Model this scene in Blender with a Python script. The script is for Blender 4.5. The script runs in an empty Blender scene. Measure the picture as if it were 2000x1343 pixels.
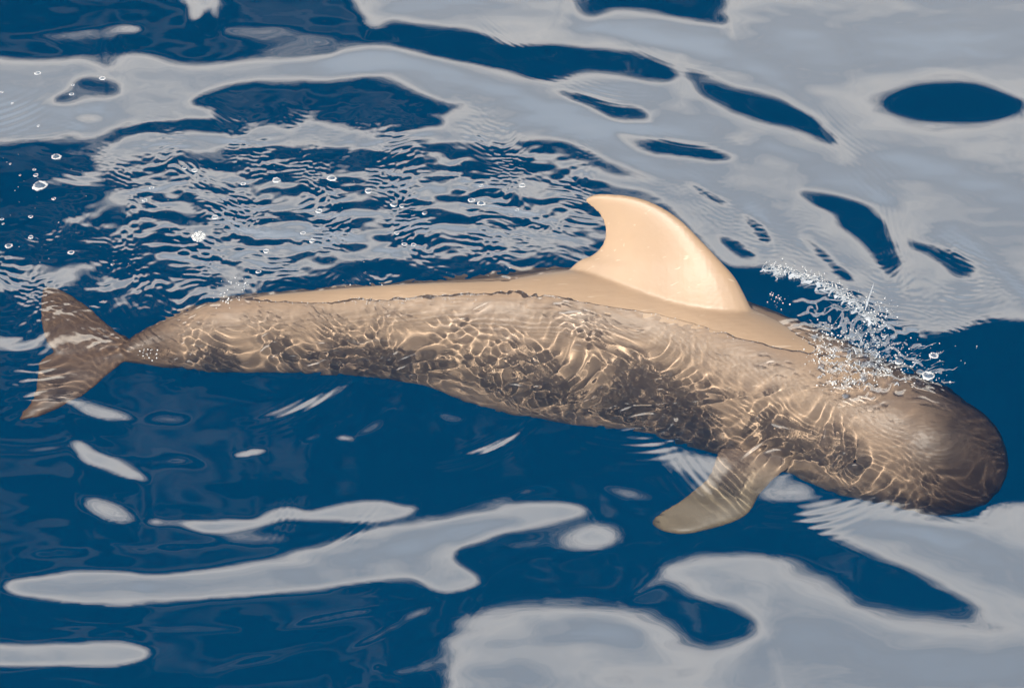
import bpy, bmesh, math, random
import numpy as np
from mathutils import Vector

SC = bpy.context.scene
COL = SC.collection
random.seed(7)
RNG = np.random.default_rng(11)

# ---------------------------------------------------------------- camera
PITCH = math.radians(38.0)
CAM_H = 5.6
DIST = CAM_H / math.sin(PITCH)
HALF_W = 2.2 / DIST
CAM = np.array([0.0, -CAM_H / math.tan(PITCH), CAM_H])
FWD = np.array([0.0, math.cos(PITCH), -math.sin(PITCH)])
RIGHT = np.array([1.0, 0.0, 0.0])
UP = np.cross(RIGHT, FWD)
cam_data = bpy.data.cameras.new('camera')
cam = bpy.data.objects.new('camera', cam_data)
COL.objects.link(cam)
SIZE = 1.8            # the place is laid out in units of 1.8 m and brought to real size at the end (a 7 m adult whale)
cam.location = CAM * SIZE
cam.rotation_euler = (math.radians(90) - PITCH, 0, 0)
cam_data.sensor_width = 36
cam_data.lens = 18 / HALF_W
cam_data.clip_start = 0.1
cam_data.clip_end = 5000
SC.camera = cam

# ---------------------------------------------------------------- sun, sky, exposure
SUN_DIR = np.array([-0.38, -0.70, 0.60])
SUN_DIR /= np.linalg.norm(SUN_DIR)
sun_el = math.asin(SUN_DIR[2])
sun_az = math.atan2(SUN_DIR[0], SUN_DIR[1])          # clockwise from +Y
sd = bpy.data.lights.new('sun', 'SUN')
sd.energy = 5.0
sd.angle = math.radians(0.5)
sd.color = (1.0, 0.95, 0.87)
sd.cycles.is_caustics_light = True
sd.cycles.use_multiple_importance_sampling = False
sun = bpy.data.objects.new('sun', sd)
COL.objects.link(sun)
sun.rotation_euler = Vector(SUN_DIR).to_track_quat('Z', 'Y').to_euler()

world = bpy.data.worlds.new('World')
SC.world = world
world.use_nodes = True


def nodes_of(tree):
    tree.nodes.clear()
    N, L = tree.nodes, tree.links

    def node(kind, **kw):
        n = N.new(kind)
        for k, v in kw.items():
            if k == 'inp':
                for a, b in v.items():
                    if isinstance(b, bpy.types.NodeSocket):
                        L.new(b, n.inputs[a])
                    else:
                        n.inputs[a].default_value = b
            else:
                setattr(n, k, v)
        return n
    return node, L


def ramp(node, fac, stops, interp='EASE'):
    r = node('ShaderNodeValToRGB', inp={0: fac})
    cr = r.color_ramp
    cr.interpolation = interp
    while len(cr.elements) < len(stops):
        cr.elements.new(0.5)
    for e, (p, c) in zip(cr.elements, stops):
        e.position = p
        e.color = (*c, 1) if len(c) == 3 else c
    return r.outputs[0]


def math_(node, op, a, b=0.0, c=0.0, clamp=False):
    m = node('ShaderNodeMath', operation=op, use_clamp=clamp)
    for i, v in enumerate((a, b, c)):
        if isinstance(v, bpy.types.NodeSocket):
            m.id_data.links.new(v, m.inputs[i])
        else:
            m.inputs[i].default_value = v
    return m.outputs[0]


def mixc(node, fac, a, b, blend='MIX'):
    m = node('ShaderNodeMix', data_type='RGBA', blend_type=blend)
    for i, v in ((0, fac), (6, a), (7, b)):
        if isinstance(v, bpy.types.NodeSocket):
            m.id_data.links.new(v, m.inputs[i])
        else:
            m.inputs[i].default_value = v if i == 0 else (*v, 1)
    return m.outputs[2]


E_EDGE = 37.0      # mean elevation (degrees) of the upper edge of the cloud bank
CLOUD = 1.58       # radiance of the sunlit cloud


def build_sky():
    node, L = nodes_of(world.node_tree)
    tc = node('ShaderNodeTexCoord')
    nrm = node('ShaderNodeVectorMath', operation='NORMALIZE', inp={0: tc.outputs['Generated']})
    sep = node('ShaderNodeSeparateXYZ', inp={0: nrm.outputs[0]})
    el = math_(node, 'MULTIPLY', math_(node, 'ARCSINE', sep.outputs[2]), 180 / math.pi)
    n1 = node('ShaderNodeTexNoise', inp={'Vector': nrm.outputs[0], 'Scale': 3.2, 'Detail': 5.0, 'Roughness': 0.55, 'Distortion': 0.3})
    n2 = node('ShaderNodeTexNoise', inp={'Vector': nrm.outputs[0], 'Scale': 16.0, 'Detail': 4.0, 'Roughness': 0.6, 'Distortion': 0.6})
    mps = node('ShaderNodeMapping', inp={'Vector': nrm.outputs[0], 'Scale': (14.0, 40.0, 70.0)})
    n3 = node('ShaderNodeTexNoise', inp={'Vector': mps.outputs[0], 'Scale': 1.0, 'Detail': 4.0, 'Roughness': 0.6, 'Distortion': 1.2})
    fib = math_(node, 'MULTIPLY', math_(node, 'SUBTRACT', n3.outputs[0], 0.5), 4.5)
    wob = math_(node, 'ADD', fib, math_(node, 'ADD', math_(node, 'MULTIPLY', math_(node, 'SUBTRACT', n1.outputs[0], 0.5), 5.0),
                math_(node, 'MULTIPLY', math_(node, 'SUBTRACT', n2.outputs[0], 0.5), 3.0)))
    below = math_(node, 'SUBTRACT', math_(node, 'ADD', wob, E_EDGE), el)      # degrees inside the bank
    dens = ramp(node, math_(node, 'MULTIPLY_ADD', below, 1 / 7.5, 0.46, clamp=True), [(0.0, (0, 0, 0)), (1.0, (1, 1, 1))])
    # thin streaks of high veil above the bank
    mpv = node('ShaderNodeMapping', inp={'Vector': nrm.outputs[0], 'Rotation': (0.3, 0.1, 0.4), 'Scale': (5.0, 14.0, 18.0)})
    n4 = node('ShaderNodeTexNoise', inp={'Vector': mpv.outputs[0], 'Scale': 1.0, 'Detail': 3.0, 'Roughness': 0.5, 'Distortion': 1.0})
    veil = math_(node, 'MULTIPLY', ramp(node, n4.outputs[0], [(0.50, (0, 0, 0)), (0.74, (1, 1, 1))]), math_(node, 'MULTIPLY_ADD', below, 0.045, 0.62, clamp=True))
    dens = math_(node, 'MAXIMUM', dens, math_(node, 'MULTIPLY', veil, 0.16))
    cream = (1.0 * CLOUD, 0.915 * CLOUD, 0.82 * CLOUD)
    mid = (0.78 * CLOUD, 0.735 * CLOUD, 0.685 * CLOUD)
    grey = (0.52 * CLOUD, 0.515 * CLOUD, 0.52 * CLOUD)
    grey2 = (0.56 * CLOUD, 0.585 * CLOUD, 0.62 * CLOUD)
    n5 = node('ShaderNodeTexNoise', inp={'Vector': nrm.outputs[0], 'Scale': 6.0, 'Detail': 4.0, 'Roughness': 0.55, 'Distortion': 0.5})
    depth = math_(node, 'ADD', math_(node, 'MULTIPLY', below, 1 / 15.0), math_(node, 'MULTIPLY', math_(node, 'SUBTRACT', n5.outputs[0], 0.5), 0.5), clamp=True)
    cc = ramp(node, depth, [(0.0, cream), (0.20, cream), (0.45, mid), (0.72, grey), (1.0, grey2)], 'LINEAR')
    sky = node('ShaderNodeTexSky', sky_type='NISHITA', sun_disc=False)
    sky.sun_elevation = sun_el
    sky.sun_rotation = sun_az
    sky.air_density = 1.0
    sky.dust_density = 0.2
    sky.ozone_density = 2.0
    deep = mixc(node, 1.0, sky.outputs[0], (0.15, 0.62, 1.0), 'MULTIPLY')
    b1 = node('ShaderNodeBackground', inp={'Color': deep, 'Strength': 0.05})
    b2 = node('ShaderNodeBackground', inp={'Color': cc, 'Strength': 1.0})
    mx = node('ShaderNodeMixShader', inp={0: dens, 1: b1.outputs[0], 2: b2.outputs[0]})
    out = node('ShaderNodeOutputWorld', inp={0: mx.outputs[0]})


build_sky()
SC.view_settings.view_transform = 'Standard'
SC.view_settings.look = 'None'
SC.view_settings.gamma = 1.0
SC.view_settings.use_curve_mapping = False
SC.view_settings.exposure = 0.0
cy = SC.cycles
cy.max_bounces = 8
cy.diffuse_bounces = 2
cy.glossy_bounces = 4
cy.transmission_bounces = 6
cy.volume_bounces = 0
cy.transparent_max_bounces = 12
cy.sample_clamp_indirect = 3.0
cy.blur_glossy = 0.3
cy.use_denoising = True
cy.denoiser = 'OPENIMAGEDENOISE'
cy.use_adaptive_sampling = True
cy.adaptive_threshold = 0.02


# ---------------------------------------------------------------- geometry of the view on the water
def proj(Q):
    v = np.asarray(Q, float) - CAM
    z = v @ FWD
    return 1000 + (v @ RIGHT) / z / HALF_W * 1000, 671.5 - (v @ UP) / z / HALF_W * 1000


def ray(px, py):
    d = FWD + RIGHT * (px - 1000) / 1000 * HALF_W - UP * (py - 671.5) / 1000 * HALF_W
    return d / np.linalg.norm(d)


def at(px, py, z=0.0):
    """the place at height z seen in that direction, through the water surface when z < 0"""
    d = ray(px, py)
    if z >= 0:
        return CAM + d * ((z - CAM[2]) / d[2])
    W = CAM + d * (-CAM[2] / d[2])
    n = 1 / 1.333
    c = -d[2]
    r = n * d + (n * c - math.sqrt(1 - n * n * (1 - c * c))) * np.array([0, 0, 1.0])
    return W + r * (z / r[2])


def smooth_curve(P, n, closed=False):
    P = np.asarray(P, float)
    m = len(P)
    t = np.linspace(0, m if closed else m - 1, n, endpoint=not closed)
    i = np.floor(t).astype(int)
    if not closed:
        i = np.minimum(i, m - 2)
    f = (t - i)[:, None]

    def g(k):
        return P[k % m] if closed else P[np.clip(k, 0, m - 1)]
    a, b, c, d = g(i - 1), g(i), g(i + 1), g(i + 2)
    return 0.5 * (2 * b + (c - a) * f + (2 * a - 5 * b + 4 * c - d) * f ** 2 + (3 * b - 3 * c + d - a) * f ** 3)


# ---------------------------------------------------------------- object helpers
def tag(o, label=None, cat=None, group=None, kind=None):
    if label: o['label'] = label
    if cat: o['category'] = cat
    if group: o['group'] = group
    if kind: o['kind'] = kind
    return o


def link(name, me, mat=None, parent=None):
    o = bpy.data.objects.new(name, me)
    COL.objects.link(o)
    if mat: me.materials.append(mat)
    if parent: o.parent = parent
    return o


def mesh_np(name, V, quads=None, tris=None, smooth=True):
    me = bpy.data.meshes.new(name)
    V = np.ascontiguousarray(V, np.float32)
    faces, tot, start = [], [], []
    if quads is not None:
        me.vertices.add(len(V)); me.vertices.foreach_set('co', V.ravel())
        k, F = 4, quads
    else:
        me.vertices.add(len(V)); me.vertices.foreach_set('co', V.ravel())
        k, F = 3, tris
    F = np.ascontiguousarray(F, np.int32)
    me.loops.add(F.size); me.loops.foreach_set('vertex_index', F.ravel())
    me.polygons.add(len(F)); me.polygons.foreach_set('loop_start', np.arange(0, F.size, k, dtype=np.int32))
    me.update(calc_edges=True)
    if smooth:
        me.polygons.foreach_set('use_smooth', np.ones(len(F), bool))
    me.update()
    return me


# ================================================================ WATER SURFACE
# Wave relief: a map of which way the surface leans (towards the clear upper sky = -1,
# towards the cloud bank = +1), integrated into heights.
MX0, MY0, MS = -500, -500, 4.0
MW, MH = 750, 600
gx, gy = np.meshgrid(MX0 + MS * np.arange(MW), MY0 + MS * np.arange(MH))


def blur(a, s):
    if s <= 0: return a
    fy = np.fft.fftfreq(a.shape[0])[:, None]; fx = np.fft.rfftfreq(a.shape[1])[None, :]
    return np.fft.irfft2(np.fft.rfft2(a) * np.exp(-2 * (math.pi * s) ** 2 * (fx ** 2 + fy ** 2)), a.shape)


def blur_xy(a, sx, sy):
    fy = np.fft.fftfreq(a.shape[0])[:, None]; fx = np.fft.rfftfreq(a.shape[1])[None, :]
    return np.fft.irfft2(np.fft.rfft2(a) * np.exp(-2 * math.pi ** 2 * ((sx * fx) ** 2 + (sy * fy) ** 2)), a.shape)


def poly_mask(pts, curve=True):
    P = np.array(pts, float)
    P[P[:, 0] <= 2, 0] = -480; P[P[:, 0] >= 1998, 0] = 2480
    P[P[:, 1] <= 2, 1] = -480; P[P[:, 1] >= 1341, 1] = 1880
    if curve and len(P) > 4:
        P = smooth_curve(P, len(P) * 4, True)
    m = np.zeros(gx.shape, bool)
    x0, x1 = P[:, 0].min(), P[:, 0].max(); y0, y1 = P[:, 1].min(), P[:, 1].max()
    ix0 = max(0, int((x0 - MX0) / MS) - 1); ix1 = min(MW, int((x1 - MX0) / MS) + 3)
    iy0 = max(0, int((y0 - MY0) / MS) - 1); iy1 = min(MH, int((y1 - MY0) / MS) + 3)
    X = gx[iy0:iy1, ix0:ix1]; Y = gy[iy0:iy1, ix0:ix1]
    ins = np.zeros(X.shape, bool)
    for (xa, ya), (xb, yb) in zip(P, np.roll(P, -1, 0)):
        if ya == yb: continue
        ins ^= ((ya > Y) != (yb > Y)) & (X < (xb - xa) * (Y - ya) / (yb - ya) + xa)
    m[iy0:iy1, ix0:ix1] = ins
    return m.astype(float)


G = -np.ones(gx.shape)


def paint(v, soft, pts, strength=1.0):
    global G
    m = blur(poly_mask(pts), soft * 1.35 / MS)
    m = np.clip(m, 0, 1) * strength
    G = G * (1 - m) + v * m


def ell(cx, cy_, rx, ry, a=0):
    a = math.radians(a)
    return [(cx + rx * math.cos(t) * math.cos(a) - ry * math.sin(t) * math.sin(a), cy_ + rx * math.cos(t) * math.sin(a) + ry * math.sin(t) * math.cos(a)) for t in np.linspace(0, 2 * math.pi, 14)[:-1]]


# --- upper cloud reflections
paint(1, 7, [(640, 0), (700, 15), (770, 40), (850, 55), (900, 60), (960, 80), (1000, 95), (1060, 92), (1130, 95), (1220, 105), (1290, 125), (1325, 150),
             (1290, 160), (1200, 145), (1140, 143), (1080, 155), (1040, 152), (1000, 140), (900, 120), (830, 105), (760, 90), (700, 92), (655, 97), (662, 110), (640, 115), (560, 118),
             (480, 118), (400, 130), (330, 125), (280, 108), (235, 110), (210, 140), (170, 118), (110, 122), (60, 118), (0, 120),
             (0, 275), (60, 275), (130, 262), (180, 268), (250, 240), (240, 262), (228, 285), (180, 318), (230, 322), (290, 310), (340, 300), (400, 300), (460, 290), (540, 290), (560, 280), (640, 285), (700, 290), (790, 285),
             (860, 277), (940, 280), (1000, 292), (1060, 315), (1120, 345), (1200, 372), (1290, 400), (1350, 445), (1430, 525), (1500, 525), (1560, 540), (1620, 558), (1680, 590), (1715, 630), (1760, 648),
             (1830, 650), (1900, 638), (1950, 622), (2000, 605), (2000, 0)])
paint(-1, 6, [(800, 62), (870, 60), (930, 66), (1000, 95), (1060, 92), (1130, 96), (1220, 108), (1290, 128), (1318, 148), (1290, 160), (1200, 146), (1140, 145), (1080, 157), (1030, 150), (1000, 138), (900, 118), (830, 102), (780, 88), (760, 72)])
paint(-1, 6, [(375, 195), (430, 170), (520, 158), (640, 157), (720, 150), (770, 155), (820, 180), (870, 200), (905, 200), (918, 214), (880, 215), (865, 235), (872, 250), (830, 252), (780, 262), (700, 256), (650, 250), (620, 240), (602, 222), (570, 262), (550, 250), (520, 240), (470, 250), (415, 232), (415, 218), (370, 205)])
paint(-1, 4, [(225, 262), (260, 243), (330, 238), (400, 232), (460, 244), (482, 258), (400, 264), (300, 260), (250, 266)])
paint(-.9, 6, [(95, 200), (130, 175), (150, 152), (190, 150), (218, 155), (235, 178), (220, 192), (170, 195), (130, 208)])
paint(-.5, 4, [(145, 230), (170, 224), (202, 230), (185, 238), (160, 238)])
paint(-1.3, 6, [(1000, 272), (1060, 275), (1110, 280), (1150, 295), (1180, 314), (1240, 332), (1290, 350), (1308, 357), (1270, 354), (1200, 345), (1150, 322), (1100, 310), (1050, 300), (1010, 288)])
paint(-1.3, 5, [(1195, 258), (1240, 264), (1310, 277), (1370, 284), (1410, 296), (1438, 310), (1400, 315), (1340, 306), (1280, 300), (1230, 285)])
paint(-1.2, 4, [(1080, 181), (1110, 180), (1150, 188), (1200, 203), (1250, 210), (1268, 230), (1260, 243), (1210, 240), (1170, 220), (1130, 200)])
paint(-1.2, 8, [(1335, 138), (1390, 155), (1440, 172), (1500, 188), (1550, 210), (1600, 232), (1622, 258), (1634, 286), (1600, 274), (1560, 257), (1500, 240), (1430, 217), (1370, 185)])
paint(-.1, 22, ell(1850, 195, 165, 60, 5), .8)
paint(-1.2, 7, ell(1862, 203, 130, 36, 2))
paint(-1, 7, [(1075, 0), (1380, 0), (1415, 20), (1448, 45), (1430, 54), (1370, 46), (1300, 32), (1200, 20), (1120, 8)])
paint(-1.2, 6, [(1555, 375), (1600, 378), (1660, 390), (1700, 405), (1725, 435), (1745, 480), (1754, 512), (1745, 548), (1720, 522), (1690, 485), (1650, 450), (1630, 420), (1590, 400)])
paint(-1.1, 6, [(1765, 462), (1800, 478), (1850, 488), (1880, 503), (1905, 525), (1890, 540), (1860, 535), (1830, 505), (1790, 490)])
paint(-1.1, 4, [(1400, 460), (1430, 468), (1470, 492), (1478, 505), (1450, 505), (1425, 490)])
paint(-1.1, 4, [(1450, 418), (1490, 440), (1508, 475), (1490, 476), (1470, 450)])
paint(-1.1, 4, [(1560, 458), (1600, 480), (1640, 518), (1668, 548), (1640, 542), (1600, 505)])
paint(-1.1, 4, [(1340, 352), (1390, 378), (1430, 402), (1400, 398), (1360, 375)])
paint(-1.1, 4, [(1090, 355), (1150, 350), (1200, 362), (1260, 375), (1300, 395), (1240, 386), (1180, 374), (1120, 372)])
paint(.9, 5, ell(243, 59, 36, 8))
paint(.0, 10, ell(190, 66, 50, 10, -8), .6)
paint(.9, 5, [(310, 0), (440, 0), (425, 10), (405, 14), (360, 8)])
paint(.1, 14, [(420, 60), (480, 50), (540, 62), (600, 90), (660, 95), (600, 110), (520, 100), (450, 75)], .7)
# --- broken water left of the fin
paint(-.15, 18, [(205, 335), (300, 318), (420, 318), (560, 335), (700, 350), (800, 330), (960, 325), (1060, 345), (1170, 375), (1140, 385), (1170, 430), (1175, 470), (1140, 500), (1000, 520), (800, 540),
                 (600, 556), (430, 575), (330, 610), (290, 600), (340, 540), (420, 500), (330, 470), (300, 430), (250, 380)])
paint(.75, 8, [(330, 340), (440, 335), (500, 352), (470, 370), (380, 372), (300, 385), (250, 400), (225, 375), (270, 355)])
paint(.75, 6, [(215, 395), (240, 372), (275, 388), (290, 405), (250, 400)])
paint(.8, 6, [(240, 445), (265, 440), (290, 460), (320, 475), (300, 480), (270, 470)])
paint(.8, 5, [(60, 358), (110, 350), (200, 340), (180, 355), (170, 365), (120, 362)])
paint(.6, 6, [(120, 432), (160, 415), (215, 402), (200, 415), (170, 430), (110, 445)])
paint(.7, 5, [(230, 405), (255, 402), (285, 425), (265, 428)])
paint(.8, 9, [(430, 415), (520, 420), (600, 430), (680, 455), (760, 475), (820, 482), (740, 490), (640, 495), (560, 500), (470, 500), (400, 520), (330, 520), (300, 500), (370, 480), (420, 470), (400, 440)])
paint(.85, 5, [(740, 345), (790, 337), (850, 350), (875, 375), (860, 388), (820, 370), (770, 360)])
paint(.8, 5, [(870, 335), (920, 355), (1010, 350), (1090, 365), (1130, 385), (1060, 370), (1000, 362), (930, 370), (900, 360)])
paint(.8, 5, [(860, 312), (880, 320), (905, 345), (890, 355), (872, 340)])
paint(.5, 12, [(960, 400), (1040, 390), (1120, 410), (1165, 450), (1150, 490), (1080, 505), (1000, 500), (940, 470), (900, 430)])
paint(.5, 9, [(400, 545), (470, 520), (560, 525), (590, 550), (480, 570), (420, 575)])
paint(-1.1, 8, [(560, 545), (700, 515), (820, 520), (960, 522), (900, 532), (760, 543), (640, 556), (520, 566)])
paint(-1.1, 8, [(225, 530), (245, 498), (270, 488), (300, 500), (320, 525), (290, 545), (330, 570), (320, 600), (270, 610), (225, 590), (240, 560)])
paint(.55, 7, [(0, 528), (60, 520), (130, 514), (200, 515), (190, 530), (130, 545), (60, 560), (0, 555)])
paint(.6, 6, [(190, 545), (230, 540), (245, 560), (290, 570), (250, 585), (215, 580), (200, 565)])
paint(.5, 7, [(20, 590), (60, 575), (90, 560), (120, 570), (80, 585), (40, 598)])
paint(.6, 7, [(0, 655), (60, 660), (130, 655), (190, 652), (260, 640), (330, 645), (280, 662), (200, 675), (130, 684), (60, 680), (0, 684)])
# --- pool of blue behind the splash
paint(-1, 6, [(1425, 527), (1500, 527), (1560, 545), (1615, 560), (1680, 592), (1718, 632), (1700, 660), (1640, 640), (1560, 600), (1500, 580), (1460, 560)])
# --- lower right
paint(.9, 10, [(1560, 1002), (1600, 990), (1680, 984), (1760, 985), (1850, 1004), (1915, 1000), (1950, 980), (2000, 990), (2000, 1240), (1975, 1235), (1900, 1190), (1830, 1150), (1760, 1112), (1690, 1082), (1620, 1052), (1575, 1025)])
paint(.95, 12, [(1290, 1112), (1340, 1090), (1420, 1086), (1500, 1088), (1560, 1110), (1625, 1140), (1680, 1185), (1760, 1200), (1850, 1212), (1930, 1222), (2000, 1245), (2000, 1343), (890, 1343), (880, 1310), (862, 1280),
                (890, 1230), (950, 1195), (1040, 1182), (1150, 1178), (1230, 1190), (1290, 1215), (1340, 1252), (1380, 1262), (1440, 1262), (1484, 1240), (1478, 1210), (1430, 1185), (1380, 1175), (1330, 1150), (1300, 1125)])
paint(.05, 16, [(1530, 1095), (1600, 1110), (1660, 1130), (1650, 1165), (1590, 1170), (1550, 1150)], .75)
paint(.05, 14, [(1690, 1185), (1800, 1195), (1900, 1205), (1985, 1225), (1990, 1245), (1850, 1250), (1740, 1240)], .7)
paint(0.05, 16, [(1120, 1310), (1200, 1290), (1300, 1300), (1400, 1330), (1410, 1343), (1140, 1343)], .6)
# --- lower left tongues
paint(.95, 6, [(4, 1145), (20, 1133), (60, 1127), (150, 1118), (250, 1117), (290, 1124), (350, 1118), (450, 1105), (560, 1080), (650, 1060), (720, 1035), (800, 1022), (880, 1003), (960, 990), (1040, 983), (1110, 985), (1152, 1000), (1120, 1012), (1040, 1030), (960, 1050), (900, 1072), (888, 1095), (925, 1120), (935, 1142), (880, 1160), (840, 1148), (800, 1130), (720, 1136),
               (600, 1152), (500, 1163), (400, 1172), (300, 1178), (230, 1185), (100, 1175), (30, 1165)])
paint(.95, 5, [(520, 1000), (560, 988), (600, 998), (650, 988), (730, 976), (790, 990), (820, 992), (790, 1010), (720, 1022), (640, 1018), (560, 1018), (520, 1026), (470, 1036), (430, 1043), (390, 1040), (345, 1025), (290, 1024), (295, 1015), (345, 1018), (430, 1016), (490, 1014)])
paint(.7, 8, [(150, 972), (185, 968), (230, 985), (268, 1010), (250, 1023), (205, 1015), (170, 995)])
paint(.9, 5, [(142, 862), (165, 868), (190, 885), (240, 905), (292, 940), (250, 935), (200, 918), (155, 898)])
paint(.2, 7, [(230, 885), (270, 895), (330, 917), (290, 915), (250, 902)], .8)
paint(.8, 6, [(120, 783), (160, 785), (205, 795), (264, 817), (230, 824), (170, 812)])
paint(.95, 6, [(0, 1262), (100, 1259), (200, 1252), (260, 1260), (292, 1278), (260, 1295), (180, 1304), (60, 1300), (0, 1299)])
paint(.75, 10, [(1080, 1062), (1130, 1035), (1180, 1025), (1206, 1045), (1190, 1068), (1140, 1076)])
paint(.05, 12, [(930, 1110), (980, 1070), (1060, 1040), (1110, 1050), (1030, 1080), (960, 1125)], .8)
paint(.95, 3, [(905, 889), (950, 873), (990, 855), (1022, 842), (1002, 862), (955, 884)])
paint(.7, 4, [(530, 815), (590, 788), (650, 762), (688, 750), (650, 775), (590, 803)])
paint(.3, 5, [(490, 822), (560, 790), (600, 775), (560, 805), (510, 825)], .8)
paint(.8, 3, ell(487, 886, 34, 6, -10)); paint(.8, 3, ell(610, 856, 20, 4, -12)); paint(.8, 3, ell(672, 857, 22, 5, 4)); paint(.6, 4, ell(856, 772, 17, 4))
paint(.1, 8, ell(880, 820, 26, 10, 8), .8); paint(.1, 8, ell(740, 830, 50, 8, -30), .6); paint(.1, 8, ell(1130, 845, 40, 8, -32), .6)
paint(.35, 9, [(1195, 832), (1260, 850), (1330, 872), (1420, 895), (1440, 905), (1400, 960), (1370, 968), (1330, 930), (1270, 880)])
paint(.4, 9, [(1480, 955), (1520, 922), (1560, 930), (1598, 955), (1590, 970), (1530, 982), (1480, 972)])
paint(.0, 8, [(1170, 945), (1220, 935), (1275, 955), (1290, 965), (1240, 960)], .7)
for (wx, wy, wr, wh, wa_) in [(120, 70, 110, 10, -4), (560, 75, 90, 14, 8), (430, 62, 70, 8, 0), (480, 330, 60, 6, 0), (700, 330, 50, 5, 5), (120, 450, 90, 6, -16), (60, 480, 70, 5, -14), (200, 470, 80, 6, -12), (60, 880, 90, 12, -6), (350, 905, 60, 14, 5), (330, 820, 50, 12, 5),
                              (240, 1075, 200, 8, -3), (500, 1055, 70, 14, 0), (1180, 950, 70, 10, 15), (900, 1000, 160, 8, -16), (640, 1210, 120, 8, -12), (500, 1290, 130, 8, -14), (760, 1230, 100, 8, -28), (760, 1320, 140, 9, -14), (1330, 1180, 12, 50, 20), (1260, 1150, 60, 7, -30), (250, 1230, 240, 5, 0), (730, 830, 60, 10, -35), (640, 840, 70, 10, -30), (880, 815, 40, 10, 10)]:
    paint(-.12, max(3, wh * .5), ell(wx, wy, wr, wh, wa_), .85)
# --- over the animal: soft veils
paint(-3.6, 14, [(240, 650), (430, 612), (700, 575), (950, 560), (1150, 600), (1300, 650), (1500, 720), (1650, 800), (1800, 800), (1930, 880), (1900, 985), (1700, 945), (1540, 895), (1400, 850), (1200, 805), (1040, 775), (850, 720), (600, 700), (300, 700)])
BODY = [(75, 560), (210, 640), (310, 630), (430, 580), (800, 545), (1000, 525), (1160, 500), (1440, 545), (1600, 650), (1680, 760), (1840, 745), (1960, 900), (1900, 1005), (1700, 965), (1540, 912), (1400, 870), (1200, 825), (1040, 795), (850, 740), (600, 716), (300, 712), (240, 700), (35, 817)]
paint(.15, 14, [(1440, 570), (1560, 600), (1600, 650), (1640, 720), (1560, 700), (1500, 650), (1420, 620)], .7)
paint(.0, 14, [(1250, 760), (1400, 800), (1600, 850), (1700, 880), (1600, 900), (1400, 850)], .5)
paint(-.1, 20, [(1000, 545), (1300, 560), (1450, 600), (1300, 620), (1100, 600), (980, 570)], .5)

NZ = RNG.standard_normal(G.shape)
fine = blur_xy(NZ, 7, 1.6); fine /= fine.std()
mid = blur_xy(RNG.standard_normal(G.shape), 22, 4.5); mid /= mid.std()
G = G + 0.10 * mid + 0.05 * fine
soft_g = blur(G, 9)


def stroke(dv, w, pts):
    """let the surface lean dv more (or less) along a curve, w wide"""
    P = smooth_curve(pts, 90)
    d2 = np.full(gx.shape, 1e9)
    for (x, y) in P:
        d2 = np.minimum(d2, (gx - x) ** 2 * 0.8 + (gy - y) ** 2)
    return dv * np.exp(-d2 / (2 * w * w))


SWELL = (stroke(.9, 16, [(1150, 50), (1280, 75), (1420, 110), (1540, 180), (1620, 250)]) + stroke(-.5, 10, [(900, 40), (1100, 60), (1300, 110), (1450, 150), (1580, 230), (1650, 300)])
         + stroke(.8, 14, [(660, 130), (780, 120), (900, 150), (1020, 190), (1150, 250), (1300, 262), (1450, 300)]) + stroke(1.2, 12, [(1500, 285), (1580, 320), (1660, 360), (1740, 400)])
         + stroke(-.5, 8, [(1300, 270), (1480, 290), (1620, 340), (1760, 420)]) + stroke(.9, 22, [(1760, 310), (1880, 350), (2030, 400)]) + stroke(-.4, 22, [(1650, 60), (1700, 150), (1760, 260), (2030, 310)])
         + stroke(1.0, 12, [(1860, 455), (1930, 510), (2020, 590)]) + stroke(.7, 40, [(1560, 80), (1650, 110), (1800, 90), (2030, 100)]) + stroke(.6, 9, [(240, 290), (400, 275), (560, 275), (800, 268), (1000, 280), (1150, 320)])
         + stroke(.9, 28, [(1690, 1015), (1850, 1060), (2020, 1130)]) + stroke(.7, 18, [(1060, 1230), (1150, 1235), (1230, 1240)]) + stroke(-.4, 12, [(1600, 1005), (1750, 1000), (1900, 1020), (2020, 1045)])
         + stroke(-.4, 12, [(1600, 1040), (1750, 1100), (1900, 1180), (2020, 1230)]) + stroke(.5, 30, [(1450, 1300), (1600, 1250), (1800, 1290), (2020, 1300)]) + stroke(-.4, 14, [(900, 1270), (1000, 1200), (1180, 1190), (1300, 1260), (1420, 1290)])
         + stroke(.6, 14, [(1250, 330), (1400, 370), (1500, 430), (1620, 520)]) + stroke(.4, 16, [(560, 130), (640, 128), (700, 118), (760, 112)]) + stroke(.5, 10, [(60, 1150), (300, 1150), (600, 1115), (850, 1055), (1000, 1010)]))
G = 0.95 * G + 0.55 * soft_g * np.clip(G * np.sign(soft_g) * 1.5, 0, 1) + SWELL * np.clip(0.5 + 2 * soft_g, 0, 1)                 # broad reflections lean further in their middle

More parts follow.
